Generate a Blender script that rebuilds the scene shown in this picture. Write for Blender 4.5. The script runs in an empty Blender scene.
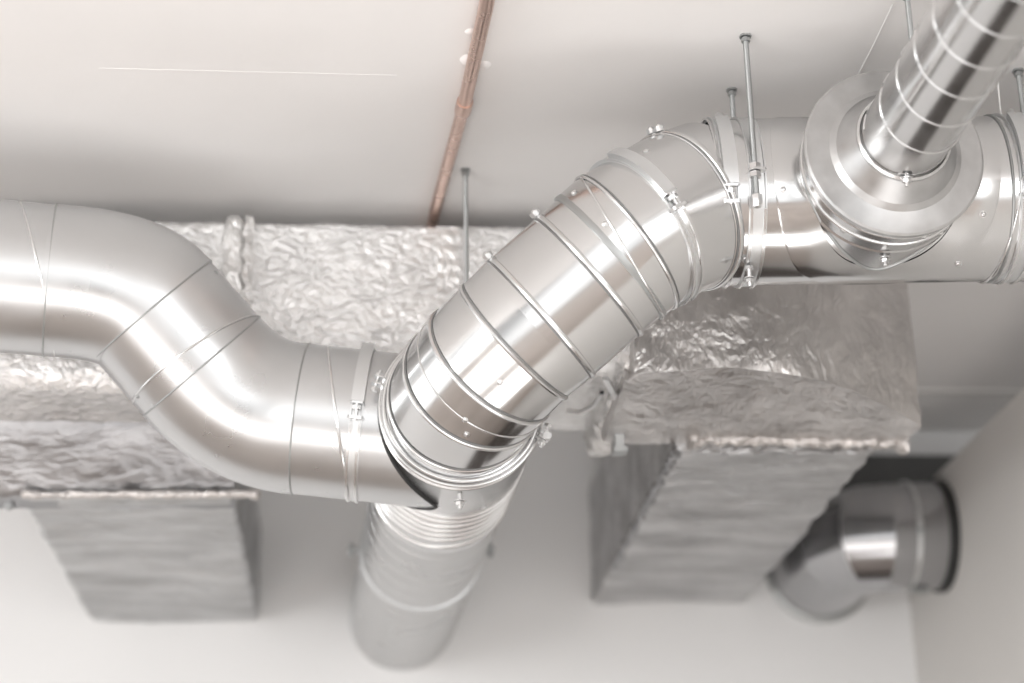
import bpy, math, random
from mathutils import Vector, noise
random.seed(4)
V = Vector
PI = math.pi
H0 = 1.6                      # camera height above the floor
CEIL = 1.449 + H0
WALL = 4.4
col = bpy.context.scene.collection
def W(x, y, z): return V((x, y, z + H0))

# ------------------------------------------------------------------ camera
F = 1900.0
Yc = V((-172, 724, F)).normalized()
b_ = .012
Xc = V((1, b_, (172 - 724 * b_) / F)).normalized()
Zc = Xc.cross(Yc).normalized()
def to_world(v): return V((v.dot(Xc), v.dot(Yc), v.dot(Zc)))
CR, CU, CB = to_world(V((1, 0, 0))), to_world(V((0, -1, 0))), to_world(V((0, 0, -1)))
EYE = V((0, 0, H0))
from mathutils import Matrix
cd = bpy.data.cameras.new('camera')
cd.sensor_width = 36
cd.lens = F * 36 / 1024
cam = bpy.data.objects.new('camera', cd)
col.objects.link(cam)
M = Matrix((CR, CU, CB)).transposed().to_4x4()
M.translation = EYE
cam.matrix_world = M
cd.dof.use_dof = True
cd.dof.focus_distance = 2.84
cd.dof.aperture_fstop = 1.7
cd.clip_start = .05
bpy.context.scene.camera = cam
bpy.context.scene.view_settings.view_transform = 'Standard'
bpy.context.scene.view_settings.exposure = .22

# ------------------------------------------------------------------ materials
def mat(name, base, metal=0., rough=.5, bump=None, rvar=0., cvar=0., nscale=6., stretch=(1, 1, 1), aniso=0.):
    m = bpy.data.materials.new(name); m.use_nodes = True
    nt = m.node_tree; N = nt.nodes; L = nt.links
    p = N['Principled BSDF']
    p.inputs['Base Color'].default_value = (*base, 1)
    p.inputs['Metallic'].default_value = metal
    p.inputs['Roughness'].default_value = rough
    tc = N.new('ShaderNodeTexCoord')
    mp = N.new('ShaderNodeMapping'); mp.inputs['Scale'].default_value = stretch
    L.new(tc.outputs['Object'], mp.inputs['Vector'])
    nz = N.new('ShaderNodeTexNoise'); nz.inputs['Scale'].default_value = nscale; nz.inputs['Detail'].default_value = 5
    L.new(mp.outputs['Vector'], nz.inputs['Vector'])
    if rvar:
        r = N.new('ShaderNodeMapRange')
        r.inputs['From Min'].default_value = .3; r.inputs['From Max'].default_value = .7
        r.inputs['To Min'].default_value = max(.03, rough - rvar); r.inputs['To Max'].default_value = rough + rvar
        L.new(nz.outputs['Fac'], r.inputs['Value']); L.new(r.outputs['Result'], p.inputs['Roughness'])
    if cvar:
        cr = N.new('ShaderNodeValToRGB')
        cr.color_ramp.elements[0].position = .3; cr.color_ramp.elements[1].position = .7
        cr.color_ramp.elements[0].color = (*[c * (1 - cvar) for c in base], 1)
        cr.color_ramp.elements[1].color = (*[min(1, c * (1 + cvar * .4)) for c in base], 1)
        L.new(nz.outputs['Fac'], cr.inputs['Fac']); L.new(cr.outputs['Color'], p.inputs['Base Color'])
    if bump:
        bs, bst, bdist = bump
        n2 = N.new('ShaderNodeTexNoise'); n2.inputs['Scale'].default_value = bs; n2.inputs['Detail'].default_value = 3
        L.new(mp.outputs['Vector'], n2.inputs['Vector'])
        bu = N.new('ShaderNodeBump'); bu.inputs['Strength'].default_value = bst; bu.inputs['Distance'].default_value = bdist
        L.new(n2.outputs['Fac'], bu.inputs['Height']); L.new(bu.outputs['Normal'], p.inputs['Normal'])
    return m

def foil_mat(name, base, rough, strength, stretch, metal=.9, low=.86):
    m = bpy.data.materials.new(name); m.use_nodes = True
    nt = m.node_tree; N = nt.nodes; L = nt.links
    p = N['Principled BSDF']
    p.inputs['Metallic'].default_value = metal
    p.inputs['Roughness'].default_value = rough
    tc = N.new('ShaderNodeTexCoord')
    mp = N.new('ShaderNodeMapping'); mp.inputs['Scale'].default_value = stretch
    L.new(tc.outputs['Object'], mp.inputs['Vector'])
    n0 = N.new('ShaderNodeTexNoise'); n0.inputs['Scale'].default_value = 9; n0.inputs['Detail'].default_value = 4
    L.new(mp.outputs['Vector'], n0.inputs['Vector'])
    mix = N.new('ShaderNodeVectorMath'); mix.operation = 'MULTIPLY_ADD'
    mix.inputs[1].default_value = (.12, .12, .12)
    L.new(n0.outputs['Color'], mix.inputs[0]); L.new(mp.outputs['Vector'], mix.inputs[2])
    vo = N.new('ShaderNodeTexVoronoi'); vo.feature = 'DISTANCE_TO_EDGE'; vo.inputs['Scale'].default_value = 30
    L.new(mix.outputs[0], vo.inputs['Vector'])
    vr = N.new('ShaderNodeMapRange'); vr.inputs['From Max'].default_value = .22
    L.new(vo.outputs['Distance'], vr.inputs['Value'])
    n1 = N.new('ShaderNodeTexNoise'); n1.inputs['Scale'].default_value = 60; n1.inputs['Detail'].default_value = 5
    L.new(mix.outputs[0], n1.inputs['Vector'])
    ad = N.new('ShaderNodeMath'); ad.operation = 'MULTIPLY_ADD'; ad.inputs[1].default_value = .2
    L.new(vr.outputs['Result'], ad.inputs[0]); L.new(n1.outputs['Fac'], ad.inputs[2])
    bu = N.new('ShaderNodeBump'); bu.inputs['Strength'].default_value = strength; bu.inputs['Distance'].default_value = .012
    L.new(ad.outputs[0], bu.inputs['Height']); L.new(bu.outputs['Normal'], p.inputs['Normal'])
    cr = N.new('ShaderNodeValToRGB')
    cr.color_ramp.elements[0].position = .35; cr.color_ramp.elements[1].position = .65
    cr.color_ramp.elements[0].color = (*[c * low for c in base], 1)
    cr.color_ramp.elements[1].color = (*base, 1)
    L.new(n0.outputs['Fac'], cr.inputs['Fac']); L.new(cr.outputs['Color'], p.inputs['Base Color'])
    return m

GALV = mat('bright_galvanised', (.66, .66, .66), 1, .17, rvar=.05, nscale=9)
DULL = mat('satin_galvanised', (.61, .615, .62), 1, .31, rvar=.06, cvar=.06, nscale=7)
SPIR = mat('spiral_galvanised', (.66, .66, .66), 1, .22, rvar=.05, cvar=.08, nscale=8)
CAPM = mat('brushed_galvanised', (.57, .57, .57), 1, .34, rvar=.06, cvar=.12, nscale=30, stretch=(1, 1, 1))
FARD = mat('dark_galvanised', (.45, .45, .46), 1, .16)  # darker grey steel for the small duct at lower right
FARM = mat('far_galvanised', (.52, .52, .52), 1, .3, rvar=.04, cvar=.1, nscale=8)
BEAD = mat('seam_steel', (.70, .70, .70), 1, .25)
SEAMD = mat('seam_shadow', (.24, .24, .24), .7, .5)
ZINC = mat('zinc_plated', (.72, .72, .72), 1, .3)
STRAP = mat('strap_steel', (.70, .71, .715), 1, .38, rvar=.05)
DARK = mat('dark_gasket', (.02, .02, .02), 0, .5)
GREY = mat('grey_steel', (.42, .43, .43), .9, .42)
COPP = mat('aged_copper', (.70, .52, .45), 1, .28, rvar=.05, cvar=.06, nscale=10)
FOIL = foil_mat('foil_front', (.97, .965, .96), .24, .75, (1, 1, 1.4), .72)
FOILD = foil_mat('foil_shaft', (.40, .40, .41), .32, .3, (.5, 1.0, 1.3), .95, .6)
FLNG = foil_mat('foil_flange', (.68, .65, .63), .3, .6, (1.3, 1.3, 1.0), .85)
TAPE = foil_mat('foil_tape', (.92, .91, .90), .24, .6, (1.3, 1.3, 1.0), .7)
PLAST = mat('ceiling_paint', (.84, .825, .815), 0, .75, bump=(14, .12, .01), cvar=.03, nscale=3)
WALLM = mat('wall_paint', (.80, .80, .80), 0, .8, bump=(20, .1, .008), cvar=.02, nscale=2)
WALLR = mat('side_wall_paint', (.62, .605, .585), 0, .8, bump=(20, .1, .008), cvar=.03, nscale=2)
FLOORM = mat('floor_screed', (.50, .44, .40), 0, .6, cvar=.3, nscale=1.2)
CABLE = mat('white_cable', (.85, .84, .83), 0, .4)
FILLER = mat('white_filler', (.9, .88, .87), 0, .8)

# ------------------------------------------------------------------ mesh helpers
BASE = {}
class MB:
    def __init__(s): s.v = []; s.f = []
    def add(s, vs, fs):
        o = len(s.v); s.v += [V(p) for p in vs]; s.f += [tuple(i + o for i in f) for f in fs]; return s
    def grid(s, rows, closed_u=True, closed_v=False):
        n = len(rows[0]); m = len(rows); fs = []
        for i in range(m if closed_v else m - 1):
            for j in range(n if closed_u else n - 1):
                a = i * n + j; b = i * n + (j + 1) % n
                c = ((i + 1) % m) * n + (j + 1) % n; d = ((i + 1) % m) * n + j
                fs.append((a, b, c, d))
        return s.add([p for r in rows for p in r], fs)
    def cap(s, row, flip=False):
        o = len(s.v); n = len(row); s.v += [V(p) for p in row]
        s.f.append(tuple(range(o + n - 1, o - 1, -1)) if flip else tuple(range(o, o + n))); return s
    def box(s, c, ax, ay, az, sx, sy, sz, bev=.0):
        ax, ay, az = ax.normalized(), ay.normalized(), az.normalized()
        if bev <= 0:
            vs = [c + ax * sx / 2 * i + ay * sy / 2 * j + az * sz / 2 * k for i in (-1, 1) for j in (-1, 1) for k in (-1, 1)]
            return s.add(vs, [(0, 1, 3, 2), (4, 6, 7, 5), (0, 4, 5, 1), (2, 3, 7, 6), (0, 2, 6, 4), (1, 5, 7, 3)])
        # chamfered outline in the ax/ay plane
        hx, hy = sx / 2, sy / 2; b = min(bev, hx * .9, hy * .9)
        out = [(hx - b, -hy), (hx, -hy + b), (hx, hy - b), (hx - b, hy), (-hx + b, hy), (-hx, hy - b), (-hx, -hy + b), (-hx + b, -hy)]
        r0 = [c + ax * x + ay * y - az * sz / 2 for x, y in out]; r1 = [c + ax * x + ay * y + az * sz / 2 for x, y in out]
        s.grid([r0, r1]); s.cap(r0, True); s.cap(r1); return s
    def cyl(s, p0, p1, r, n=16, r1=None, cap=True):
        p0, p1 = V(p0), V(p1); d = (p1 - p0).normalized(); e, g = perp(d)
        r1 = r if r1 is None else r1
        a = [p0 + (e * math.cos(2 * PI * i / n) + g * math.sin(2 * PI * i / n)) * r for i in range(n)]
        b = [p1 + (e * math.cos(2 * PI * i / n) + g * math.sin(2 * PI * i / n)) * r1 for i in range(n)]
        s.grid([a, b])
        if cap: s.cap(a, True); s.cap(b)
        return s
    def lathe(s, c, axis, prof, n=64):      # prof = [(along, radius)...]
        d = V(axis).normalized(); e, g = perp(d); rows = []
        for t, r in prof:
            rows.append([c + d * t + (e * math.cos(2 * PI * i / n) + g * math.sin(2 * PI * i / n)) * r for i in range(n)])
        return s.grid(rows)
    def build(s, name, m, parent=None, sharp=32):
        off = BASE[parent.name] if parent else V((0, 0, 0))
        me = bpy.data.meshes.new(name)
        me.from_pydata([tuple(p - off) for p in s.v], [], s.f); me.validate()
        import bmesh
        bm = bmesh.new(); bm.from_mesh(me); bmesh.ops.recalc_face_normals(bm, faces=bm.faces); bm.to_mesh(me); bm.free()
        me.materials.append(m)
        me.polygons.foreach_set('use_smooth', [True] * len(me.polygons))
        me.set_sharp_from_angle(angle=math.radians(sharp))
        o = bpy.data.objects.new(name, me); col.objects.link(o)
        if parent: o.parent = parent
        BASE[o.name] = off.copy()
        return o

def perp(d):
    up = V((0, 0, 1)) if abs(d.z) < .9 else V((1, 0, 0))
    e = d.cross(up).normalized(); return e, e.cross(d).normalized()

def thing(name, label, cat, loc, group=None):
    o = bpy.data.objects.new(name, None); o.empty_display_size = .05
    o.location = loc; col.objects.link(o)
    o['label'] = label; o['category'] = cat
    if group: o['group'] = group
    BASE[o.name] = V(loc); return o
def tag(o, label, cat, group=None):
    o['label'] = label; o['category'] = cat
    if group: o['group'] = group
    return o
def struct(o): o['kind'] = 'structure'; return o

def ring_frames(pts, t0=None, t1=None):
    """mitred ring planes along a polyline: (centre, along-direction, e, g, tangent-normal)"""
    n = len(pts); seg = [(pts[i + 1] - pts[i]).normalized() for i in range(n - 1)]
    e, g = perp(seg[0]); out = []
    for i in range(n):
        if i == 0: d = seg[0]; t = t0 or seg[0]
        elif i == n - 1: d = seg[-1]; t = t1 or seg[-1]
        else: d = seg[i - 1]; t = (seg[i - 1] + seg[i]).normalized()
        out.append((pts[i], d, e.copy(), g.copy(), t))
        if 0 < i < n - 1:
            q = seg[i - 1].rotation_difference(seg[i]); e = q @ e; g = q @ g
    return out
def ring_pts(fr, r, n, shift=0.):
    c, d, e, g, t = fr; row = []
    for i in range(n):
        a = 2 * PI * i / n; o = (e * math.cos(a) + g * math.sin(a)) * r
        row.append(c + o + d * (-(o.dot(t)) / d.dot(t) + shift))
    return row
def sweep(mb, pts, rads, n=72, t0=None, t1=None):
    fr = ring_frames(pts, t0, t1)
    if not hasattr(rads, '__len__'): rads = [rads] * len(pts)
    mb.grid([ring_pts(f, r, n) for f, r in zip(fr, rads)]); return fr
def bead(mb, c, d, t, r, w=.003, h=.003, n=72, k=8):
    """a raised round bead about a cylinder (axis d) lying in the plane with normal t"""
    d = V(d).normalized(); t = V(t).normalized(); e, g = perp(d); rows = []
    for i in range(n):
        a = 2 * PI * i / n; oh = e * math.cos(a) + g * math.sin(a)
        base = c + oh * r + d * (-(oh.dot(t) * r) / d.dot(t))
        rows.append([base + d * w * math.cos(2 * PI * j / k) + oh * h * math.sin(2 * PI * j / k) for j in range(k)])
    return mb.grid(rows, True, True)
def band(mb, c, d, r, w, th=.0015, lip=.0, n=80):
    """flat band round a duct with optional rolled lips"""
    p = [(-w / 2, r - .004), (-w / 2, r + th + lip), (-w / 2 + .0022, r + th + lip), (-w / 2 + .0034, r + th),
         (w / 2 - .0034, r + th), (w / 2 - .0022, r + th + lip), (w / 2, r + th + lip), (w / 2, r - .004)]
    return mb.lathe(c, d, p, n)
def local(c, d):
    """f points to the viewer's side, u the way round towards the ceiling"""
    d = V(d).normalized(); v = (EYE - c); f = (v - d * v.dot(d)).normalized(); u = d.cross(f)
    if u.z < 0: u = -u
    return f, u
def on(c, d, r, deg, along=0.):
    f, u = local(c, d); a = math.radians(deg); oh = f * math.cos(a) + u * math.sin(a)
    tg = -f * math.sin(a) + u * math.cos(a)
    return c + V(d).normalized() * along + oh * r, oh, tg
def plate(mb, c, d, r, a0, a1, s0, s1, th, n=20):
    """curved plate hugging the duct between two angles"""
    d = V(d).normalized(); rows = []
    for i in range(n + 1):
        a = a0 + (a1 - a0) * i / n
        p, oh, _ = on(c, d, r, a)
        rows.append([p + d * s0, p + d * s0 + oh * th, p + d * s1 + oh * th, p + d * s1])
    mb.grid(rows); mb.cap(rows[0]); mb.cap(rows[-1], True); return mb
def rivet(mb, p, oh, r=.0035, h=.0022):
    mb.lathe(p, oh, [(-.001, r * 1.35), (.0006, r * 1.35), (.0008, r), (h * .7, r * .8), (h, r * .35), (h, .0001)], 12)
def rivets(parent, c, d, r, spots, m=ZINC, size=.0035):
    for deg, al in spots:
        mb = MB(); p, oh, _ = on(c, d, r, deg, al); rivet(mb, p, oh, size); mb.build('screw', m, parent)
def hexnut(mb, c, d, r, h):
    d = V(d).normalized(); e, g = perp(d)
    a = [c - d * h / 2 + (e * math.cos(PI / 3 * i) + g * math.sin(PI / 3 * i)) * r for i in range(6)]
    b = [p + d * h for p in a]; mb.grid([a, b]); mb.cap(a, True); mb.cap(b); return mb
def threaded(mb, p0, p1, r, pitch=.0022, n=12):
    p0, p1 = V(p0), V(p1); L = (p1 - p0).length; k = max(2, int(L / pitch)); prof = []
    for i in range(k):
        prof += [(i * L / k, r * .9), ((i + .5) * L / k, r)]
    prof.append((L, r * .9)); mb.lathe(p0, p1 - p0, prof, n)
    e, g = perp((p1 - p0).normalized())
    for p in (p0, p1): mb.cap([p + (e * math.cos(2 * PI * i / n) + g * math.sin(2 * PI * i / n)) * r * .9 for i in range(n)])
    return mb
def bolt(parent, p, d, L=.03, r=.0035, name='bolt', m=ZINC):
    """bolt with hex head and nut through p along d"""
    d = V(d).normalized(); mb = MB(); threaded(mb, p - d * L / 2, p + d * L / 2, r)
    hexnut(mb, p + d * (L / 2 - .003), d, r * 1.9, .005)
    b = mb.build(name, m, parent)
    mb = MB(); hexnut(mb, p - d * (L / 2 - .008), d, r * 1.9, .005); mb.lathe(p - d * (L / 2 - .0115), d, [(0, r), (0, r * 2.5), (.0015, r * 2.5), (.0015, r)], 16)
    mb.build('nut', m, b)
    return b
def arc_pts(p0, p1, p2, n):
    return [p0 * (1 - t) ** 2 + p1 * 2 * t * (1 - t) + p2 * t * t for t in [i / n for i in range(n + 1)]]

# ------------------------------------------------------------------ the setting
mb = MB(); mb.box(V((.5, .6, CEIL + .1)), V((1, 0, 0)), V((0, 1, 0)), V((0, 0, 1)), 11, 8.2, .2)
struct(mb.build('ceiling', PLAST))
mb = MB(); mb.box(V((.5, WALL + .1, 1.55)), V((1, 0, 0)), V((0, 1, 0)), V((0, 0, 1)), 11, .2, 3.3)
struct(mb.build('wall_back', WALLM))
mb = MB(); mb.box(V((.5, .6, -.05)), V((1, 0, 0)), V((0, 1, 0)), V((0, 0, 1)), 11, 8.2, .1)
struct(mb.build('floor', FLOORM))
# thick lower part of the side wall, stopping short of the ceiling
ST = 1.245 + H0
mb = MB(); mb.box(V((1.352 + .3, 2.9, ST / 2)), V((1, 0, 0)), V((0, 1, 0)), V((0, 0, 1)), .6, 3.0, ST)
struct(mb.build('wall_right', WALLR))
mb = MB(); mb.box(V((1.3, WALL - .01, .875)), V((1, 0, 0)), V((0, 1, 0)), V((0, 0, 1)), 1.9, .04, 1.75)  # unseen dark panel added to put a dark band into the duct reflections
struct(mb.build('dark_reflection_panel', mat('reflection_dark', (.05, .04, .035), 0, .5)))
mb = MB(); mb.box(W(1.27, WALL - .002, 1.29), V((1, 0, 0)), V((0, 1, 0)), V((0, 0, 1)), .50, .01, .19)  # flat dark sheet on the wall, painting in the shade above the small duct
struct(mb.build('shadow_panel', mat('painted_shadow', (.10, .10, .10), 0, .7)))
# joint strips in the ceiling boarding
mb = MB(); mb.box(V((-.16, 2.64, CEIL - .0003)), V((1, 0, 0)), V((0, 1, 0)), V((0, 0, 1)), .46, .002, .0006)
struct(mb.build('trim_1', PLAST))
mb = MB(); mb.box(V((1.5, 4.09, CEIL - .004)), V((1, 0, 0)), V((0, 1, 0)), V((0, 0, 1)), 1.2, .012, .008)
struct(mb.build('trim_2', WALLR))

# ------------------------------------------------------------------ foil wrapped rectangular ducts
def disp(p, amp, sc, st=(1, 1, 1)):
    q = V((p.x * st[0], p.y * st[1], p.z * st[2])) * sc
    a = noise.noise(q) * 1.2 + .5 * (1 - abs(noise.noise(q * 2.3 + V((3, 1, 7)))) * 2.2) + .14 * (1 - abs(noise.noise(q * 5.1)) * 2)
    return amp * a
def foil_loft(mb, rows, amp, sc, st=(1, 1, 1), capA=True, capB=True):
    """rows: closed loops of points; crinkled outward"""
    m = len(rows); n = len(rows[0]); out = []
    for i in range(m):
        r = []
        cen = sum((p for p in rows[i]), V()) / n
        for j in range(n):
            p = rows[i][j]
            a = rows[i][(j + 1) % n] - rows[i][j - 1]; b = rows[min(i + 1, m - 1)][j] - rows[max(i - 1, 0)][j]
            nn = a.cross(b)
            if nn.length < 1e-9: nn = p - cen
            nn.normalize()
            if nn.dot(p - cen) < 0: nn = -nn
            r.append(p + nn * disp(p, amp, sc, st))
        out.append(r)
    mb.grid(out)
    if capA: mb.cap(out[0], True)
    if capB: mb.cap(out[-1])
def round_poly(pts, rad, step):
    """2D closed polygon with rounded corners, sampled at about step"""
    n = len(pts); out = []
    for i in range(n):
        p = V(pts[i]); a = V(pts[i - 1]); b = V(pts[(i + 1) % n])
        r = rad if not hasattr(rad, '__len__') else rad[i]
        da = (a - p).normalized(); db = (b - p).normalized()
        out.append([p + da * r * (1 - t) ** 2 + db * r * t * t for t in [k / 5 for k in range(6)]])
    res = []
    for i in range(n):
        res += out[i][:-1]; s = out[i][-1]; e = out[(i + 1) % n][0]; L = (e - s).length; k = max(1, round(L / step))
        res += [s + (e - s) * t / k for t in range(k)]
    return res
def xduct(x0, x1, prof, rad, step, amp, sc, bulge=0.):
    rp = round_poly(prof, rad, step); k = int((x1 - x0) / step) + 1
    mb = MB(); foil_loft(mb, [[W(x0 + (x1 - x0) * i / k, p[0], p[1]) for p in rp] for i in range(k + 1)], amp, sc); return mb

# middle run
t = thing('foil_duct', 'long bright crinkled foil insulated duct under the ceiling between the two taped joints', 'duct', W(.1, 3.3, 1.12))
xduct(-.19, .50, [(3.12, 1.412), (3.12, 1.13), (3.44, 1.125), (3.44, 1.412)], [.016, .03, .02, .02], .008, .0022, 16).build('insulation_jacket', FOIL, t, 70)
mb = MB(); k = 60
for (xa, xb) in ((.155, .195),):
    rows = []
    for i in range(k + 1):
        z = 1.405 - .265 * i / k
        rows.append([W(xa, 3.121 , z) , W(xa, 3.1145 + .0012 * math.sin(i), z), W(xb, 3.1145 + .0012 * math.sin(i + 1), z), W(xb, 3.121, z)])
    mb.grid(rows)
mb.build('tape_strip', TAPE, t, 60)

# left run with its plenum
t = thing('foil_duct', 'foil insulated duct at the far left behind the curved round duct, above the left shaft', 'duct', W(-.6, 3.3, 1.1))
xduct(-1.3, -.215, [(3.12, 1.412), (3.12, 1.10), (3.36, 1.085), (3.44, 1.20), (3.44, 1.412)], [.016, .04, .03, .02, .02], .009, .0022, 15).build('insulation_jacket', FOIL, t, 70)
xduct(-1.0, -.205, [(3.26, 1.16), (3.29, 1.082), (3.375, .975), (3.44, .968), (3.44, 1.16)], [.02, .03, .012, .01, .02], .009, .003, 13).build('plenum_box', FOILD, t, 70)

# right section: front rounds back and its lower edge droops to the right
t = thing('foil_duct', 'foil insulated duct section below the right round duct with an arched lower edge', 'duct', W(.7, 3.1, 1.03))
x0, x1 = .455, .992; k = 76; rows = []
for i in range(k + 1):
    x = x0 + (x1 - x0) * i / k; s = (x - .60) / .39
    yf = 2.90 + (.0 if s < 0 else .16 * s ** 2.2) + (.03 if i < 2 else 0)
    zf = 1.062 - (.045 * max(0, s) ** 2) - .012 * (max(0, -s) * 3)
    prof = [(yf, 1.40), (yf, zf), (3.20, 1.028), (3.235, 1.05), (3.235, 1.40)]
    rr = [.02, .018, .012, .02, .02]
    # constant sample counts along x: sample each side explicitly
    loop = []
    counts = [48, 34, 22, 30, 50]
    for q in range(5):
        a = V(prof[q]); b = V(prof[(q + 1) % 5])
        for c in range(counts[q]):
            u = c / counts[q]; p = a + (b - a) * u
            loop.append(W(x, p.x, p.y))
    rows.append(loop)
mb = MB(); foil_loft(mb, rows, .003, 13, (1, 1, 1.3)); mb.build('insulation_jacket', foil_mat('foil_plenum', (.74, .715, .70), .28, .35, (1.2, 1, .8), .9, .75), t, 70)

# taped joints
def collar(label, x, w, y0, y1, z0, z1, grow, amp):
    t = thing('duct_joint', label, 'duct joint', W(x, y0, z0))
    a0, a1, b0, b1 = y0 - grow, y1 + grow, z0 - grow, z1 + grow * .9
    rp = round_poly([(a0, b1), (a0, b0), (a1, b0), (a1, b1)], .022, .006); rows = []
    k = 12
    for i in range(k + 1):
        u = i / k; sh = math.sin(PI * u) ** .4 if 0 < u < 1 else 0
        rows.append([W(x + w * (u - .5), (p[0] - (a0 + a1) / 2) * (1 - .07 * (1 - sh)) + (a0 + a1) / 2, (p[1] - (b0 + b1) / 2) * (1 - .07 * (1 - sh)) + (b0 + b1) / 2) for p in rp])
    mb = MB(); foil_loft(mb, rows, amp, 42); mb.build('foil_tape', TAPE, t, 80)
    return t
tj = collar('crumpled foil taped joint standing proud at the left end of the long foil duct', -.205, .036, 3.12, 3.44, 1.10, 1.41, .012, .005)
mb = MB()
rows = []
for i in range(25):
    z = 1.415 - .27 * i / 24
    rows.append([W(-.186, 3.122, z), W(-.186 + .004 * math.sin(i * 1.7), 3.104 + .003 * math.sin(i * 2.3), z), W(-.172 + .003 * math.sin(i * 1.1), 3.108, z), W(-.17, 3.122, z)])
mb.grid(rows); mb.build('folded_edge', TAPE, tj, 60)
tj = collar('crumpled foil taped joint at the right end of the long foil duct', .475, .05, 2.93, 3.40, 1.075, 1.40, .012, .007)
mb = MB(); mb.box(W(.462, 3.06, 1.058), V((.30, .93, 0)), V((1, 0, 0)), V((0, 0, 1)), .24, .010, .006); mb.build('clamping_bar', ZINC, tj)
mb = MB(); sweep(mb, [W(.385, 3.14, 1.068), W(.405, 3.13, 1.06), W(.425, 3.10, 1.062), W(.432, 3.04, 1.066)], .0042, 10); mb.build('bent_rod', ZINC, tj)
br = thing('support_bracket', 'blurred dark support bracket hanging under the right taped joint', 'bracket', W(.478, 3.2, 1.0))
mb = MB(); mb.box(W(.478, 3.19, 1.032), V((1, 0, 0)), V((0, 1, 0)), V((0, 0, 1)), .016, .05, .05); mb.build('hanger_strip', GREY, br)
mb = MB(); mb.box(W(.478, 3.17, 1.003), V((1, 0, 0)), V((0, 1, 0)), V((0, 0, 1)), .024, .03, .008); mb.build('foot_plate', GREY, br)

# shafts running back into the wall
def shaft(label, x0, x1, ya, z0, z1, mt):
    t = thing('foil_shaft', label, 'duct', W((x0 + x1) / 2, ya, z0)); k = int((WALL - ya) / .011)
    rp = round_poly([(x0, z1), (x0, z0), (x1, z0), (x1, z1)], .014, .009)
    rows = [[W(p[0], ya + (WALL + .02 - ya) * i / k, p[1]) for p in rp] for i in range(k + 1)]
    mb = MB(); foil_loft(mb, rows, .006, 9, (.6, 2.6, 1)); mb.build('insulation_jacket', mt, t, 70)
    return t
def crumple_bar(mb, p0, p1, w, h, amp, ends=0.):
    d = (p1 - p0); L = d.length; d.normalize(); k = int(L / .005); rows = []
    for i in range(k + 1):
        u = i / k; c = p0 + d * L * u; s = 1 + ends * (math.exp(-(u * L / .018) ** 2) + math.exp(-((1 - u) * L / .022) ** 2))
        if i in (0, k): s *= .35
        row = []
        for j in range(12):
            a = 2 * PI * j / 12; o = V((0, math.cos(a) * w * s, math.sin(a) * h * s)) if abs(d.x) > .5 else (V((math.cos(a) * w * s, 0, math.sin(a) * h * s)) if abs(d.y) > .5 else V((math.cos(a) * w * s, math.sin(a) * h * s, 0)))
            q = c + o; o2 = 1 + amp * noise.noise(q * 60) * 1.4; row.append(c + o * o2)
        rows.append(row)
    mb.grid(rows); mb.cap(rows[0], True); mb.cap(rows[-1])
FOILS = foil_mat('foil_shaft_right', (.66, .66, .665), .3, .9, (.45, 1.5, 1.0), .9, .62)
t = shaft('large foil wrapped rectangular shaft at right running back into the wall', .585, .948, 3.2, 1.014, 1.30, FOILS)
mb = MB(); crumple_bar(mb, W(.60, 3.185, 1.030), W(1.005, 3.185, 1.026), .012, .010, .6, .9); mb.build('taped_flange', FLNG, t, 60)
mb = MB(); crumple_bar(mb, W(.587, 3.2, 1.016), W(.587, 4.05, 1.014), .008, .006, .9); mb.build('corner_tape', FOILD, t, 60)
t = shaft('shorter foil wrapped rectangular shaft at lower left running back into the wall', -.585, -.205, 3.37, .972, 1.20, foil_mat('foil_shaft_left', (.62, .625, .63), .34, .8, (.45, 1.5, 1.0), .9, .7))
mb = MB(); crumple_bar(mb, W(-.585, 3.36, .972), W(-.155, 3.36, .976), .009, .0075, .35, .35); mb.build('taped_flange', FLNG, t, 60)
mb = MB(); mb.cyl(W(-.615, 3.42, .965), W(-.615, 3.42, .985), .012, 10); mb.cyl(W(-.615, 3.42, .96), W(-.615, 3.42, CEIL - H0), .004, 8)
tag(mb.build('threaded_rod', GREY), 'blurred thin rod with a dark nut at the far left edge beside the left shaft', 'rod')

# ------------------------------------------------------------------ left round duct run
RL = .1230
def yz(px): pass
pA0 = W(-.992, 2.818, 1.211); pA = W(-.482, 2.889, 1.196)
S1 = W(-.317, 2.903, 1.152); S2 = W(-.238, 2.940, 1.070); S3 = W(-.075, 2.955, .986); S4 = W(.176, 2.942, .9555)
GL = 'smooth galvanised round duct pieces on the left'
t = thing('round_duct', 'straight smooth steel round duct entering from the left edge', 'duct', pA0)
mb = MB(); sweep(mb, [pA0, pA], RL); mb.build('duct_shell', DULL, t)
dA = (pA - pA0).normalized()
mb = MB(); bead(mb, pA - dA * .022, dA, (dA + V((0, -.02, .32))).normalized(), RL, .0022, .0016)
mb.build('slanted_seam', BEAD, t)
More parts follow.
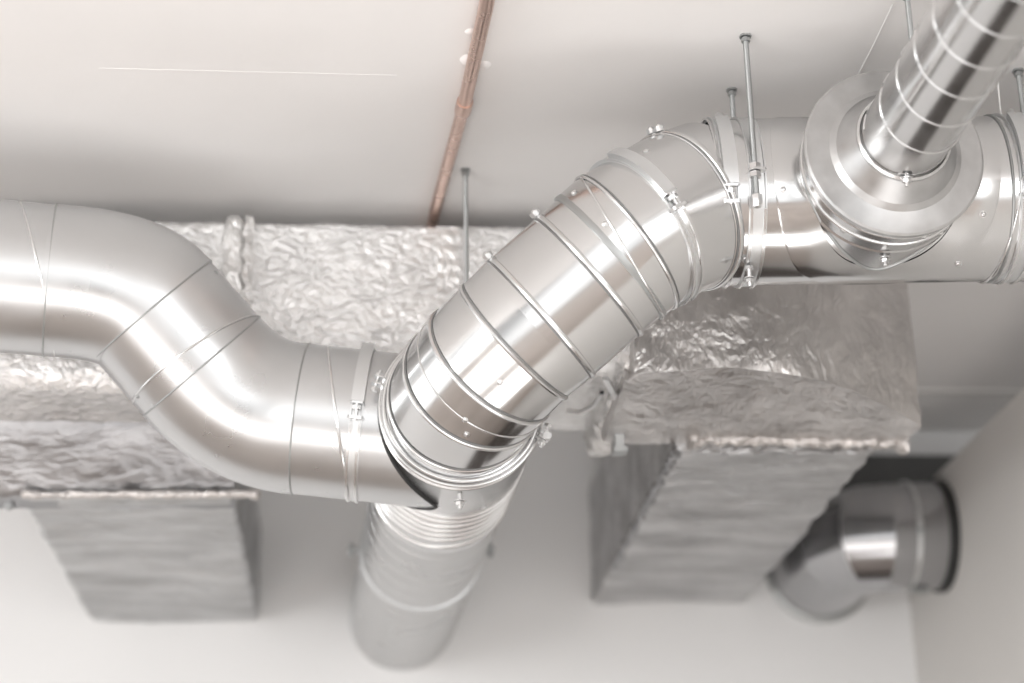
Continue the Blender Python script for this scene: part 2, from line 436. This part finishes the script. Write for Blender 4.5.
# bend 1
dM = (S2 - S1).normalized()
bendA = arc_pts(pA, S1 - dM * .056, S1, 22)
t = thing('duct_elbow', 'upper smooth steel elbow turning down behind the first dark seam at left', 'duct', pA)
mb = MB(); fr = sweep(mb, bendA, RL + .0006, 72, (pA - pA0).normalized(), dM); mb.build('duct_shell', DULL, t, 60)
mb = MB(); bead(mb, pA, dA, dA, RL + .0002, .0018, .0022); mb.build('seam_edge', GREY, t)
mid = [S1, S2]; dM = (S2 - S1).normalized()
t = thing('round_duct', 'short slanting steel duct piece between the two elbows at left', 'duct', S1)
mb = MB(); sweep(mb, [S1 - dM * .004, S2 + dM * .004], RL - .0006); mb.build('duct_shell', DULL, t)
mb = MB(); bead(mb, S1, dM, dM, RL + .0003, .0016, .0022); mb.build('seam_edge', GREY, t)
mb = MB(); bead(mb, S2 - dM * .012, dM, (dM + V((.0, -.14, -.20))).normalized(), RL, .002, .0016); mb.build('slanted_seam', BEAD, t)
rivets(t, (S1 + S2) / 2, dM, RL, [(-62, .03), (70, -.04)], GREY, .003)
bendB = [S2 + (S3 - S2) * 0] + arc_pts(S2, S2 + dM * .108, S3, 22)[1:]
t = thing('duct_elbow', 'lower smooth steel elbow levelling out toward the tee at left', 'duct', S2)
mb = MB(); sweep(mb, bendB, RL + .0006, 72, dM, (S4 - S3).normalized()); mb.build('duct_shell', DULL, t, 60)
mb = MB(); bead(mb, S2, dM, dM, RL + .0004, .0016, .0022); mb.build('seam_edge', GREY, t)
dS = (S4 - S3).normalized()
t = thing('round_duct', 'straight steel duct stub joining the open tee from the left', 'duct', S3)
mb = MB(); sweep(mb, [S3, S4], RL); mb.build('duct_shell', DULL, t)
mb = MB(); bead(mb, S3, dS, dS, RL + .0002, .0016, .002); mb.build('seam_edge', GREY, t)
mb = MB(); bead(mb, S3 + dS * .062, dS, (dS + V((0, -.02, .26))).normalized(), RL, .0026, .002); mb.build('slanted_seam', BEAD, t)

# band clamps with a tightening sleeve
def band_clamp(label, c, d, r, a0, a1, w=.026, sleeve=.024, tip=True, tipdeg=None, lower=True):
    t = thing('band_clamp', label, 'clamp', c); d = V(d).normalized()
    mb = MB(); band(mb, c, d, r, w, .0012, .0016); mb.build('steel_band', STRAP, t)
    mb = MB(); plate(mb, c, d, r, a0 + 4, a1, -sleeve / 2, sleeve / 2, .012); mb.build('tension_sleeve', STRAP, t)
    p, oh, tg = on(c, d, r + .007, a0 - 2)
    q = MB(); threaded(q, p - tg * .016, p + tg * .022, .0032); b = q.build('tension_bolt', ZINC, t)
    q = MB(); hexnut(q, p + tg * .004, tg, .008, .006); q.build('nut', ZINC, b)
    q = MB(); q.box(p - tg * .012, d, oh, tg, sleeve * 1.25, .014, .005, .003); q.build('cross_plate', ZINC, t)
    q = MB(); q.box(p + tg * .012, d, oh, tg, sleeve * 1.15, .012, .003, .003); q.build('cross_plate', ZINC, t)
    if lower:
        for s in (-1, 1):
            q = MB(); plate(q, c, d, r + .001, a0 - 95, a0 - 10, s * w * .36 - .0022, s * w * .36 + .0022, .0035); q.build('strap_edge', BEAD, t)
    if tip:
        p, oh, tg = on(c, d, r + .006, a1)
        q = MB(); q.cyl(p - tg * .01, p + tg * .016, .0062, 16); q.build('screw_tip', ZINC, t)
    return t
cc = S3 + dS * .098
band_clamp('band clamp with grey tension sleeve around the left stub duct before the tee', cc, dS, RL, 12, 82, .020, .020)

# ------------------------------------------------------------------ central tee and its spiral duct to the wall
RB = .125
R0 = W(.176, 2.80, .956); BW = W(.132, WALL + .01, .975)
dB = (BW - R0).normalized()
t = thing('duct_tee', 'ribbed steel tee body under the diagonal elbow where the left duct joins', 'duct', R0)
TE = R0 + dB * .44
mb = MB(); mb.lathe(R0, dB, [(0, RB - .006), (0, RB + .001), (.004, RB + .0015), (.010, RB)] + [(.44, RB)], 80)
mb.build('duct_shell', mat('tee_galvanised', (.58, .58, .58), 1, .18), t)
for s, w, h in ((.012, .0025, .003), (.030, .002, .002), (.205, .0028, .003), (.232, .0028, .003), (.262, .003, .003), (.292, .0028, .003), (.322, .0028, .003), (.352, .0028, .003), (.40, .003, .003)):
    mb = MB(); bead(mb, R0 + dB * s, dB, dB, RB, w, h); mb.build('rolled_rib', BEAD, t)
# saddle rim around the left branch
mb = MB()
def saddle_ring(c_br, d_br, r_br, c_b, d_b, r_b, n=80, side=1):
    """points on cylinder b at radius r_b along generator lines of the branch"""
    e, g = perp(d_br); pts = []
    for i in range(n):
        a = 2 * PI * i / n; p = c_br + (e * math.cos(a) + g * math.sin(a)) * r_br
        # solve |(p+s*d - c_b) perp d_b| = r_b
        w0 = p - c_b; w0 = w0 - d_b * w0.dot(d_b); dd = d_br - d_b * d_br.dot(d_b)
        A = dd.dot(dd); B = 2 * w0.dot(dd); C = w0.dot(w0) - r_b * r_b; D = B * B - 4 * A * C
        D = max(D, 0); pts.append(p + d_br * ((-B + side * math.sqrt(D)) / (2 * A)))
    return pts
def tube_loop(mb, pts, r, k=8, closed=True):
    n = len(pts); rows = []
    for i in range(n):
        if closed: tg = (pts[(i + 1) % n] - pts[i - 1]).normalized()
        else: tg = (pts[min(i + 1, n - 1)] - pts[max(i - 1, 0)]).normalized()
        e, g = perp(tg)
        rows.append([pts[i] + (e * math.cos(2 * PI * j / k) + g * math.sin(2 * PI * j / k)) * r for j in range(k)])
    mb.grid(rows, True, closed); return mb
tube_loop(mb, saddle_ring(S4, dS, RL + .0005, R0, dB, RB + .001, side=-1), .0032)
mb.build('saddle_seam', DARK, t)
rivets(t, R0, dB, RB, [(-40, .18), (-85, .10)])

sp = thing('spiral_duct', 'blurred spiral round duct running back from the central tee to the wall', 'duct', TE)
mb = MB(); LW = (BW - TE).length
mb.lathe(TE, dB, [(-.01, RB - .003), (LW, RB - .003)], 80); mb.build('duct_shell', FARM, sp)
e, g = perp(dB); pts = []
for i in range(int(72 * LW / .085)):
    a = 2 * PI * i / 72; pts.append(TE + dB * (.085 * i / 72) + (e * math.cos(a) + g * math.sin(a)) * (RB - .0035))
mb = MB(); tube_loop(mb, pts, .0013, 6, False); mb.build('spiral_seam', FARM, sp)
c2 = R0 + dB * .93
tc = thing('pipe_clamp', 'blurred pipe clamp with side bolts around the spiral duct near the wall', 'clamp', c2)
mb = MB(); band(mb, c2, dB, RB - .003, .025, .002, .001); mb.build('steel_band', STRAP, tc)
for s in (0, 180):
    p, oh, tg = on(c2, dB, RB + .011, s if False else (s))
for sx in (-1, 1):
    p = c2 + V((sx * (RB + .009), 0, .0)); q = MB(); q.box(p, V((1, 0, 0)), V((0, 1, 0)), V((0, 0, 1)), .028, .024, .006); q.build('clamp_ear', GREY, tc)
    q = MB(); q.cyl(p + V((sx * .006, 0, -.013)), p + V((sx * .006, 0, .013)), .0055, 10); q.build('bolt', GREY, tc)

# closing clamp on the rim
rc = thing('ring_clamp', 'ring clamp with bolts closing the rim of the central tee', 'clamp', R0)
mb = MB(); bead(mb, R0 - dB * .006, dB, dB, RB - .004, .003, .0035, 96, 10); mb.lathe(R0, dB, [(-.006, RB - .012), (-.006, RB - .002)], 96); mb.build('clamp_ring', BEAD, rc)
mb = MB(); mb.lathe(R0, dB, [(-.006, RB - .003), (.002, RB - .003), (.002, RB - .001)], 96); mb.build('rubber_gasket', DARK, rc)
mb = MB(); bead(mb, R0 + dB * .004, dB, dB, RB + .002, .003, .003, 96, 10); mb.build('clamp_ring', BEAD, rc)
def ear_at(angle, sz=1.):
    a = math.radians(angle); oh = V((math.cos(a), 0, math.sin(a))); tg = V((-math.sin(a), 0, math.cos(a)))
    p = R0 + oh * (RB + .010) - dB * .004
    q = MB()
    for s in (-1, 1): q.box(p + tg * s * .006 * sz, oh, dB, tg, .020 * sz, .018 * sz, .002, .004)
    ear = q.build('clamp_ear', ZINC, rc)
    return p + oh * .002, tg, oh
p, tg, oh = ear_at(163); bolt(rc, p, tg, .036, .003)
p, tg, oh = ear_at(-20); bolt(rc, p, tg, .040, .0034)
q = MB(); q.cyl(p + oh * .004 - dB * .006, p + oh * .004 + dB * .004, .007, 12); q.build('bolt_head', ZINC, rc)
p = R0 + V((0, .055, -RB - .006)); bolt(rc, p, V((0, .0, 1)), .036, .004)
q = MB(); q.box(p + V((0, 0, .012)), V((1, 0, 0)), V((0, 1, 0)), V((0, 0, 1)), .03, .016, .003, .003); q.build('clamp_ear', ZINC, rc)

# ------------------------------------------------------------------ gored elbow from the tee into the diagonal duct
RE = .1145; RD = .1165
I = W(.178, 2.676, .952); DK = W(.386, 2.600, 1.124); d2 = (DK - I).normalized(); LUG2 = I + d2 * .243; s0 = -dB
T = .118; th = s0.angle(d2); Rr = T / math.tan(th / 2)
St = I - s0 * T; En = I + d2 * T
bis = (d2 - s0).normalized(); Cn = I + (d2 - s0 * 1).normalized() * (Rr / math.cos(th / 2))
def rotv(v, ax, a): return Matrix.Rotation(a, 3, ax) @ v
axn = s0.cross(d2).normalized(); m_ = 4; pts = [St - s0 * .02]; v0 = (St - Cn)
for k in range(m_):
    a = (k + .5) / m_ * th; pts.append(Cn + rotv(v0, axn, a) / math.cos(th / 2 / m_))
pts.append(En + d2 * .012)
t = thing('duct_elbow', 'segmented bright steel elbow rising out of the central tee rim', 'duct', I)
mb = MB(); frs = sweep(mb, pts, [RE] * 5 + [RD], 80); mb.build('duct_shell', GALV, t, 8)
for f in frs[1:-1]:
    mb = MB(); c, d, e, g, tt = f; bead(mb, c, d, tt, RE + .0004, .0034, .0028, 96); mb.build('gore_seam', BEAD, t)
    mb = MB(); bead(mb, c + d * .0055, d, tt, RE - .0006, .0016, .0012, 96); mb.build('gore_shadow_line', SEAMD, t)
cmid = (pts[2] + pts[3]) / 2; dm = (pts[3] - pts[2]).normalized()
rivets(t, cmid, dm, RE, [(-12, .0), (-20, -.022)])
rivets(t, (pts[3] + pts[4]) / 2, (pts[4] - pts[3]).normalized(), RE, [(-14, .0)])
mb = MB(); bead(mb, (pts[2] + pts[3]) / 2, dm, (dm + V((0.05, -.05, 0))).normalized(), RE + .0002, .002, .0012, 96); mb.build('gore_seam', BEAD, t)

# diagonal straight
t = thing('round_duct', 'bright mirror-like diagonal steel duct between the segmented elbow and the upper elbow', 'duct', En)
mb = MB(); sweep(mb, [En + d2 * .008, LUG2, DK + d2 * .02], [RD, RD + .0005, RD + .001], 80); mb.build('duct_shell', GALV, t)
def lug(parent, c, d, r, deg=86):
    p, oh, tg = on(c, d, r + .006, deg); d = V(d).normalized()
    q = MB()
    for s in (-1, 1): q.box(p + tg * s * .009, d, tg, oh, .015, .015, .007, .004)
    q.box(p - oh * .002, d, tg, oh, .009, .034, .004, .003)
    lg = q.build('closing_lug', ZINC, parent)
    for s in (-1, 1):
        q = MB(); rivet(q, p + tg * s * .010 + oh * .0035, oh, .0038, .003); q.build('rivet', ZINC, lg)
def ring_clamp_small(label, c, d, r, deg, tilt=V((0, 0, 0)), h=.0035):
    t = thing('duct_ring', label, 'clamp', c); d = V(d).normalized()
    mb = MB(); bead(mb, c, d, (d + tilt).normalized(), r, .0045, h, 96); mb.build('clamp_ring', BEAD, t)
    mb = MB(); bead(mb, c - d * .0055, d, (d + tilt).normalized(), r - .0005, .0016, .0012, 96); mb.build('ring_shadow_line', SEAMD, t)
    lug(t, c, d, r, deg); return t
ring_clamp_small('clamp ring with small lug at the lower end of the diagonal duct', En + d2 * .030, d2, RD, 86)
ring_clamp_small('clamp ring with small lug at the middle of the diagonal duct', LUG2, d2, RD + .001, 86)

# upper elbow (45 degrees), gored
A_ = DK + d2 * .036; Bq = W(.451, 2.590, 1.172); Cq = W(.500, 2.606, 1.206); Dq = W(.546, 2.625, 1.230)
dR = (W(1.2, 2.60, 1.243) - W(.546, 2.625, 1.230)).normalized()
RU = .1215; RR = .1285
up = [DK, A_, Bq, Cq, Dq]
t = thing('duct_elbow', 'upper steel elbow bending the diagonal duct into the level right duct', 'duct', DK)
mb = MB(); frs = sweep(mb, up, [RD + .004, RU - .0015, RU, RU + .003, RR - .001], 80); mb.build('duct_shell', GALV, t, 8)
dk = (A_ - DK).normalized()
mb = MB(); mb.lathe(DK, dk, [(0, RD), (0, RD + .0048), (.004, RD + .0052), (.010, RD + .004)], 96); mb.build('sleeve_edge', GREY, t)
for f, r in ((frs[1], RU), (frs[3], RU + .0025)):
    c, d, e, g, tt = f; mb = MB(); bead(mb, c, d, tt, r, .0026, .0022, 96); mb.build('gore_seam', BEAD, t)
    mb = MB(); bead(mb, c + d * .0042, d, tt, r - .0006, .0014, .0012, 96); mb.build('gore_shadow_line', SEAMD, t)
mb = MB(); bead(mb, (DK + A_) / 2 + dk * .01, dk, (dk + V((.16, -.05, -.14))).normalized(), RU - .001, .002, .0018, 96); mb.build('slanted_seam', BEAD, t)
rivets(t, DK, dk, RU, [(62, .022), (20, .02)])
rivets(t, Bq, (Cq - Bq).normalized(), RU + .001, [(58, .012)])
dSt = (Cq - A_).normalized(); Sc = W(.440, 2.591, 1.166)
band_clamp('slanting band clamp with bolt around the upper elbow', Sc, dSt, RU + .001, 10, 72, .022, .020, False)
q3 = (Cq - Bq).normalized() + (Dq - Cq).normalized()
ring_clamp_small('clamp ring with lug on the upper elbow nearest the level right duct', Cq + V((.006, 0, .002)), q3, RU + .0045, 84, h=.003)

# ------------------------------------------------------------------ level duct on the right
r0 = W(.543, 2.625, 1.2315); rE = W(1.25, 2.598, 1.244)
dR = (rE - r0).normalized()
def atx(x): return r0 + dR * ((x - r0.x) / dR.x)
t = thing('duct_tee', 'level steel duct at upper right with a saddle collar for the reducer', 'duct', r0)
mb = MB(); sweep(mb, [r0, atx(.985)], RR, 96); mb.build('duct_shell', GALV, t)
mb = MB(); bead(mb, r0 + dR * .002, dR, dR, RR, .0022, .002, 96); mb.build('rim_seam', BEAD, t)
BC = atx(.79); dBr = (V((BC.x + .012, 2.0, BC.z)) - BC).normalized()
RT = .129
# saddle collar plate
rows = []; f_ = dBr; u_ = dR.cross(f_).normalized(); u_ = u_ if u_.z > 0 else -u_
nA = 96
for k in range(5):
    row = []
    for i in range(nA):
        a = 2 * PI * i / nA; rho = (.118, .140, .168, .171, .171)[k]; lift = (.0015, .0018, .0018, .0012, -.001)[k]
        dx = rho * math.cos(a) * 1.0; ar = rho * math.sin(a) * 1.45 / (RR + .0018)
        row.append(BC + dR * dx + (f_ * math.cos(ar) + u_ * math.sin(ar)) * (RR + lift))
    rows.append(row)
mb = MB(); mb.grid(rows); mb.build('saddle_plate', GALV, t)
for deg, al in ((52, -.105), (8, -.150), (-10, .150), (60, .10), (-48, .125)):
    mb = MB(); p, oh, _ = on(BC, dR, RR + .002, deg, al); rivet(mb, p, oh, .004, .0025); mb.build('screw', ZINC, t)

FY = BC.y - 2.445
t = thing('duct_reducer', 'large round steel reducer cap standing off the right duct toward the viewer', 'duct', BC)
prof = [(.0, RT - .002), (.085, RT - .002), (.088, RT + .001), (.096, RT + .001), (.100, RT - .001), (FY - .016, RT - .001), (FY - .011, RT + .0045), (FY - .002, RT + .0055), (FY, RT + .002), (FY + .001, RT - .012), (FY + .004, RT - .030), (FY + .010, .090), (FY + .045, .068), (FY + .052, .064)]
mb = MB(); mb.lathe(BC, dBr, prof[:6], 112); mb.build('collar', bpy.data.materials['tee_galvanised'], t, 24)
mb = MB(); mb.lathe(BC, dBr, prof[5:], 112); mb.build('reducer_cap', CAPM, t, 24)
for s in (.125, FY - .022):
    mb = MB(); bead(mb, BC + dBr * s, dBr, dBr, RT - .001, .0025, .0028, 96); mb.build('rolled_rib', BEAD, t)
mb = MB(); tube_loop(mb, saddle_ring(BC, dBr, RT - .002, BC, dR, RR + .0015, 96, 1), .0026)
mb.build('saddle_seam', GREY, t)
mb = MB(); mb.lathe(BC, dBr, [(FY + .038, .0665), (FY + .042, .070), (FY + .047, .070), (FY + .050, .0665)], 96); mb.build('neck_rib', BEAD, t)
p = BC + V((0, -.085, -RT - .006)); bolt(t, p, V((0, 0, 1)), .022, .0035)
for sx, sy in ((-.6, .12), (.35, .135), (.7, .10)):
    a = -PI / 2 + sx; oh = V((math.cos(a), 0, math.sin(a))); mb = MB(); rivet(mb, BC + dBr * sy + oh * (RT - .001), oh, .004, .0025); mb.build('screw', ZINC, t)

RS = .0645
t = thing('spiral_duct', 'narrow spiral steel duct rising from the reducer to the top right edge', 'duct', BC + dBr * FY)
N0 = BC + dBr * (FY + .045); LN = 1.35
mb = MB(); mb.lathe(N0, dBr, [(0, RS), (LN, RS)], 80); mb.build('duct_shell', SPIR, t)
e, g = perp(dBr); pts = []
for i in range(int(72 * LN / .080)):
    a = 2 * PI * i / 72; pts.append(N0 + dBr * (.02 + .080 * i / 72) + (e * math.cos(a) + g * math.sin(a)) * RS)
mb = MB(); tube_loop(mb, pts, .0016, 6, False); mb.build('spiral_seam', BEAD, t)
p = N0 + dBr * .006 + V((-.004, 0, -RS - .004)); bolt(t, p, V((0, -.25, 1)), .022, .0036)
q = MB(); q.box(p + V((0, 0, .006)), V((1, 0, 0)), V((0, 1, 0)), V((0, 0, 1)), .026, .012, .004, .003); q.build('bolt_bracket', ZINC, t)

t = thing('round_duct', 'level steel duct continuing to the right edge past the reducer', 'duct', atx(.985))
mb = MB(); sweep(mb, [atx(.985), rE], RR + .0008, 96); mb.build('duct_shell', GALV, t)
mb = MB(); bead(mb, atx(.986), dR, dR, RR + .001, .0022, .002, 96); mb.build('rim_seam', GREY, t)
mb = MB(); bead(mb, atx(.998), dR, (dR + V((0, .05, -.16))).normalized(), RR + .001, .002, .002, 96); mb.build('slanted_seam', BEAD, t)

band_clamp('band clamp with long tension sleeve where the upper elbow meets the right duct', atx(.562), dR, RR, 8, 70, .026, .021)
band_clamp('band clamp with long tension sleeve at the right edge of the right duct', atx(1.010), dR, RR + .001, 10, 68, .028, .022)

# ------------------------------------------------------------------ hangers
def hanger(label, x, y, zend, r=.0042, plate_w=.02, nut=True):
    t = thing('threaded_rod', label, 'rod', W(x, y, zend))
    mb = MB(); threaded(mb, W(x, y, zend), V((x, y, CEIL)), r, .0025); mb.build('rod_shaft', GREY, t)
    mb = MB(); mb.box(V((x, y, CEIL - .0015)), V((1, 0, 0)), V((0, 1, 0)), V((0, 0, 1)), plate_w, plate_w, .003, .004)
    hexnut(mb, V((x, y, CEIL - .008)), V((0, 0, 1)), r * 1.6, .006); mb.build('ceiling_anchor', GREY, t)
    return t
hanger('steel rod from the ceiling passing in front of the level right duct', .594, 2.490, 1.165, .0045, .017)
hc = thing('hanging_clamp', 'pipe hanger clamp on the front rod around the level right duct', 'clamp', atx(.605))
mb = MB(); band(mb, atx(.603), dR, RR, .026, .0015, .0016); mb.build('steel_band', STRAP, hc)
c_ = atx(.603)
mb = MB(); mb.box(W(.597, 2.494, 1.222), V((1, 0, 0)), V((0, 1, 0)), V((0, 0, 1)), .026, .030, .0035, .003); mb.build('clamp_ear', ZINC, hc)
mb = MB(); hexnut(mb, W(.594, 2.490, 1.229), V((0, 0, 1)), .0092, .008); mb.build('nut', ZINC, hc)
mb = MB(); hexnut(mb, W(.594, 2.490, 1.215), V((0, 0, 1)), .0092, .008); mb.build('nut', ZINC, hc)
mb = MB(); mb.lathe(W(.594, 2.490, 1.172), V((0, 0, -1)), [(-.010, .004), (-.010, .0085), (.004, .0085), (.009, .006), (.011, .0001)], 6); mb.build('cap_nut', ZINC, hc)
for s in (-1, 1):
    mb = MB(); plate(mb, c_, dR, RR + .001, -88, -4, s * .010 - .002, s * .010 + .002, .004); mb.build('strap_edge', BEAD, hc)
p = c_ + V((-.008, -.045, -RR - .014)); bolt(hc, p, V((0, -.0, 1)), .032, .0036)
hanger('short steel rod from the ceiling behind the front rod onto the right duct top', .606, 2.66, 1.352, .0042, .016)
hanger('thin steel rod hanging from the ceiling between copper pipe and diagonal duct', .198, 2.97, 1.075, .0045, .016)
hanger('steel rod at the top edge behind the narrow spiral duct', .806, 2.355, 1.298, .0042, .018)
hanger('steel rod at the right edge above the level duct', 1.048, 2.575, 1.35, .0042, .017)
mb = MB(); tube_loop(mb, [V((.794, 2.385, CEIL - .001)), V((.796, 2.50, CEIL - .003)), V((.797, 2.62, CEIL - .001)), W(.80, 2.70, 1.36)], .0013, 6, False)
tag(mb.build('thin_cable', CABLE), 'thin white cable on the ceiling above the reducer', 'cable')
mb = MB(); tube_loop(mb, [V((.98, 2.50, CEIL)), W(.995, 2.53, 1.40), W(1.005, 2.56, 1.352)], .0012, 6, False)
tag(mb.build('thin_cable', CABLE), 'thin pale wire hanging beside the spiral duct at the right edge', 'cable')

# ------------------------------------------------------------------ copper pipe
zc = CEIL - .015
P0, P1, P2 = V((.200, 2.10, zc)), V((.1795, 2.71, zc)), V((.139, 3.46, zc))
t = thing('copper_pipe', 'brown copper pipe running along the ceiling', 'pipe', P1)
mb = MB(); sweep(mb, [P0, V((.193, 2.4, zc)), P1], .0112, 20); mb.build('pipe_length', COPP, t)
mb = MB(); sweep(mb, [P1, V((.1525, 3.1, zc)), P2], .0105, 20); mb.build('pipe_length', COPP, t)
dp = (P2 - P1).normalized(); mb = MB(); mb.lathe(P1, dp, [(-.018, .011), (-.018, .0132), (-.012, .0136), (.012, .0136), (.018, .0132), (.018, .0105)], 24); mb.build('coupling_sleeve', COPP, t)
for (x, y, s) in ((.178, 2.585, 1), (.205, 2.60, .8), (.176, 2.50, .6)):
    rows = []
    for k, (h, q) in enumerate(((0, .012), (.003, .009), (.0045, .004), (.005, .0005))):
        rows.append([V((x + math.cos(2 * PI * i / 14) * q * s * (1 + .4 * noise.noise(V((i, x * 50, 0)))), y + math.sin(2 * PI * i / 14) * q * s * 1.4, CEIL - h * s)) for i in range(14)])
    mb = MB(); mb.grid(rows); mb.build('plaster_dab', FILLER, t)

# ------------------------------------------------------------------ small round duct between back wall and side wall
RF = .122; Q0 = W(1.352, 4.10, 1.100); Q1 = W(1.20, 4.10, 1.095)
t = thing('round_duct', 'blurred short steel duct entering the side wall at lower right', 'duct', Q1)
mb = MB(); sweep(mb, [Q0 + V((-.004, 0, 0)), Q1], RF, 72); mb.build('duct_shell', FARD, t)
mb = MB(); mb.lathe(Q0, V((-1, 0, 0)), [(-.02, RF + .003), (.006, RF + .006), (.020, RF + .006), (.022, RF)], 72); mb.build('rubber_gasket', DARK, t)
mb = MB(); bead(mb, Q0 + V((-.088, 0, 0)), V((1, 0, 0)), V((1, 0, 0)), RF, .006, .004); mb.build('clamp_ring', STRAP, t)
rivets(t, Q0 + V((-.088, 0, 0)), V((1, 0, 0)), RF + .004, [(5, 0)], GREY, .007)
for deg in (-70,):
    p, oh, tg = on(Q0 + V((-.07, 0, 0)), V((1, 0, 0)), RF + .008, deg); q = MB(); q.cyl(p - V((.02, 0, 0)), p + V((.02, 0, 0)), .007, 10); q.build('clamp_bolt', GREY, t)
Q2 = W(1.135, WALL + .01, 1.095)
t = thing('duct_elbow', 'blurred dark steel elbow from the back wall to the short duct at lower right', 'duct', Q2)
el = [Q1 + V((.004, 0, 0)), W(1.180, 4.11, 1.096), W(1.146, 4.17, 1.097), W(1.136, 4.26, 1.097), Q2]
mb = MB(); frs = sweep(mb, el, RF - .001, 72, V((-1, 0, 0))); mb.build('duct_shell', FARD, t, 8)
for f in frs[1:4]:
    mb = MB(); c, d, e, g, tt = f; bead(mb, c, d, tt, RF - .004, .005, .003); mb.build('gore_seam', STRAP, t)
mb = MB(); mb.lathe(W(1.135, WALL, 1.095), V((0, -1, 0)), [(-.005, RF + .010), (.012, RF + .008), (.016, RF - .002)], 72); mb.build('wall_collar', GREY, t)

# ------------------------------------------------------------------ light
w = bpy.data.worlds.new('world'); bpy.context.scene.world = w; w.use_nodes = True
nt = w.node_tree; N = nt.nodes; L = nt.links; bg = N['Background']
tc = N.new('ShaderNodeTexCoord'); sep = N.new('ShaderNodeSeparateXYZ'); L.new(tc.outputs['Generated'], sep.inputs[0])
mp = N.new('ShaderNodeMapping'); mp.inputs['Scale'].default_value = (1.6, 1.6, .5); mp.inputs['Location'].default_value = (.35, .2, 0)
L.new(tc.outputs['Generated'], mp.inputs['Vector'])
nz = N.new('ShaderNodeTexNoise'); nz.inputs['Scale'].default_value = 1.5; nz.inputs['Detail'].default_value = 2
L.new(mp.outputs['Vector'], nz.inputs['Vector'])
cr = N.new('ShaderNodeValToRGB'); ce = cr.color_ramp.elements
ce[0].position = .37; ce[0].color = (.06, .058, .056, 1); ce[1].position = .56; ce[1].color = (1.0, .99, .98, 1)
ce.new(.45).color = (.62, .62, .62, 1)
L.new(nz.outputs['Fac'], cr.inputs['Fac']); L.new(cr.outputs['Color'], bg.inputs['Color'])
bg.inputs['Strength'].default_value = 2.0

def area(name, loc, target, sx, sy, power, colr=(1, 1, 1)):
    l = bpy.data.lights.new(name, 'AREA'); l.shape = 'RECTANGLE'; l.size = sx; l.size_y = sy; l.energy = power; l.color = colr
    o = bpy.data.objects.new(name, l); col.objects.link(o); o.location = loc
    o.rotation_euler = (V(target) - V(loc)).to_track_quat('-Z', 'Y').to_euler(); return o
area('room_fill', (-3.6, -1.0, 2.0), (0, 2.9, 2.7), 2.2, 1.6, 70, (1, .985, .97))  # added fill lamp out of view, brightens the foil fronts
area('room_fill', (2.6, -2.6, 1.9), (.4, 2.9, 2.7), 1.8, 1.5, 25, (1, .99, .98))  # second added fill lamp, out of view on the right
area('floor_fill', (1.1, 1.95, .12), (1.1, 1.95, 3.0), 2.6, .8, 18, (1, .995, .99))  # unseen fill lamp added for the bright band on the right duct
area('floor_fill', (-1.2, .1, .12), (-1.2, .1, 3.0), 3.2, 2.2, 42, (1, .995, .99))  # unseen fill lamp added to lift the ceiling and the left duct reflections
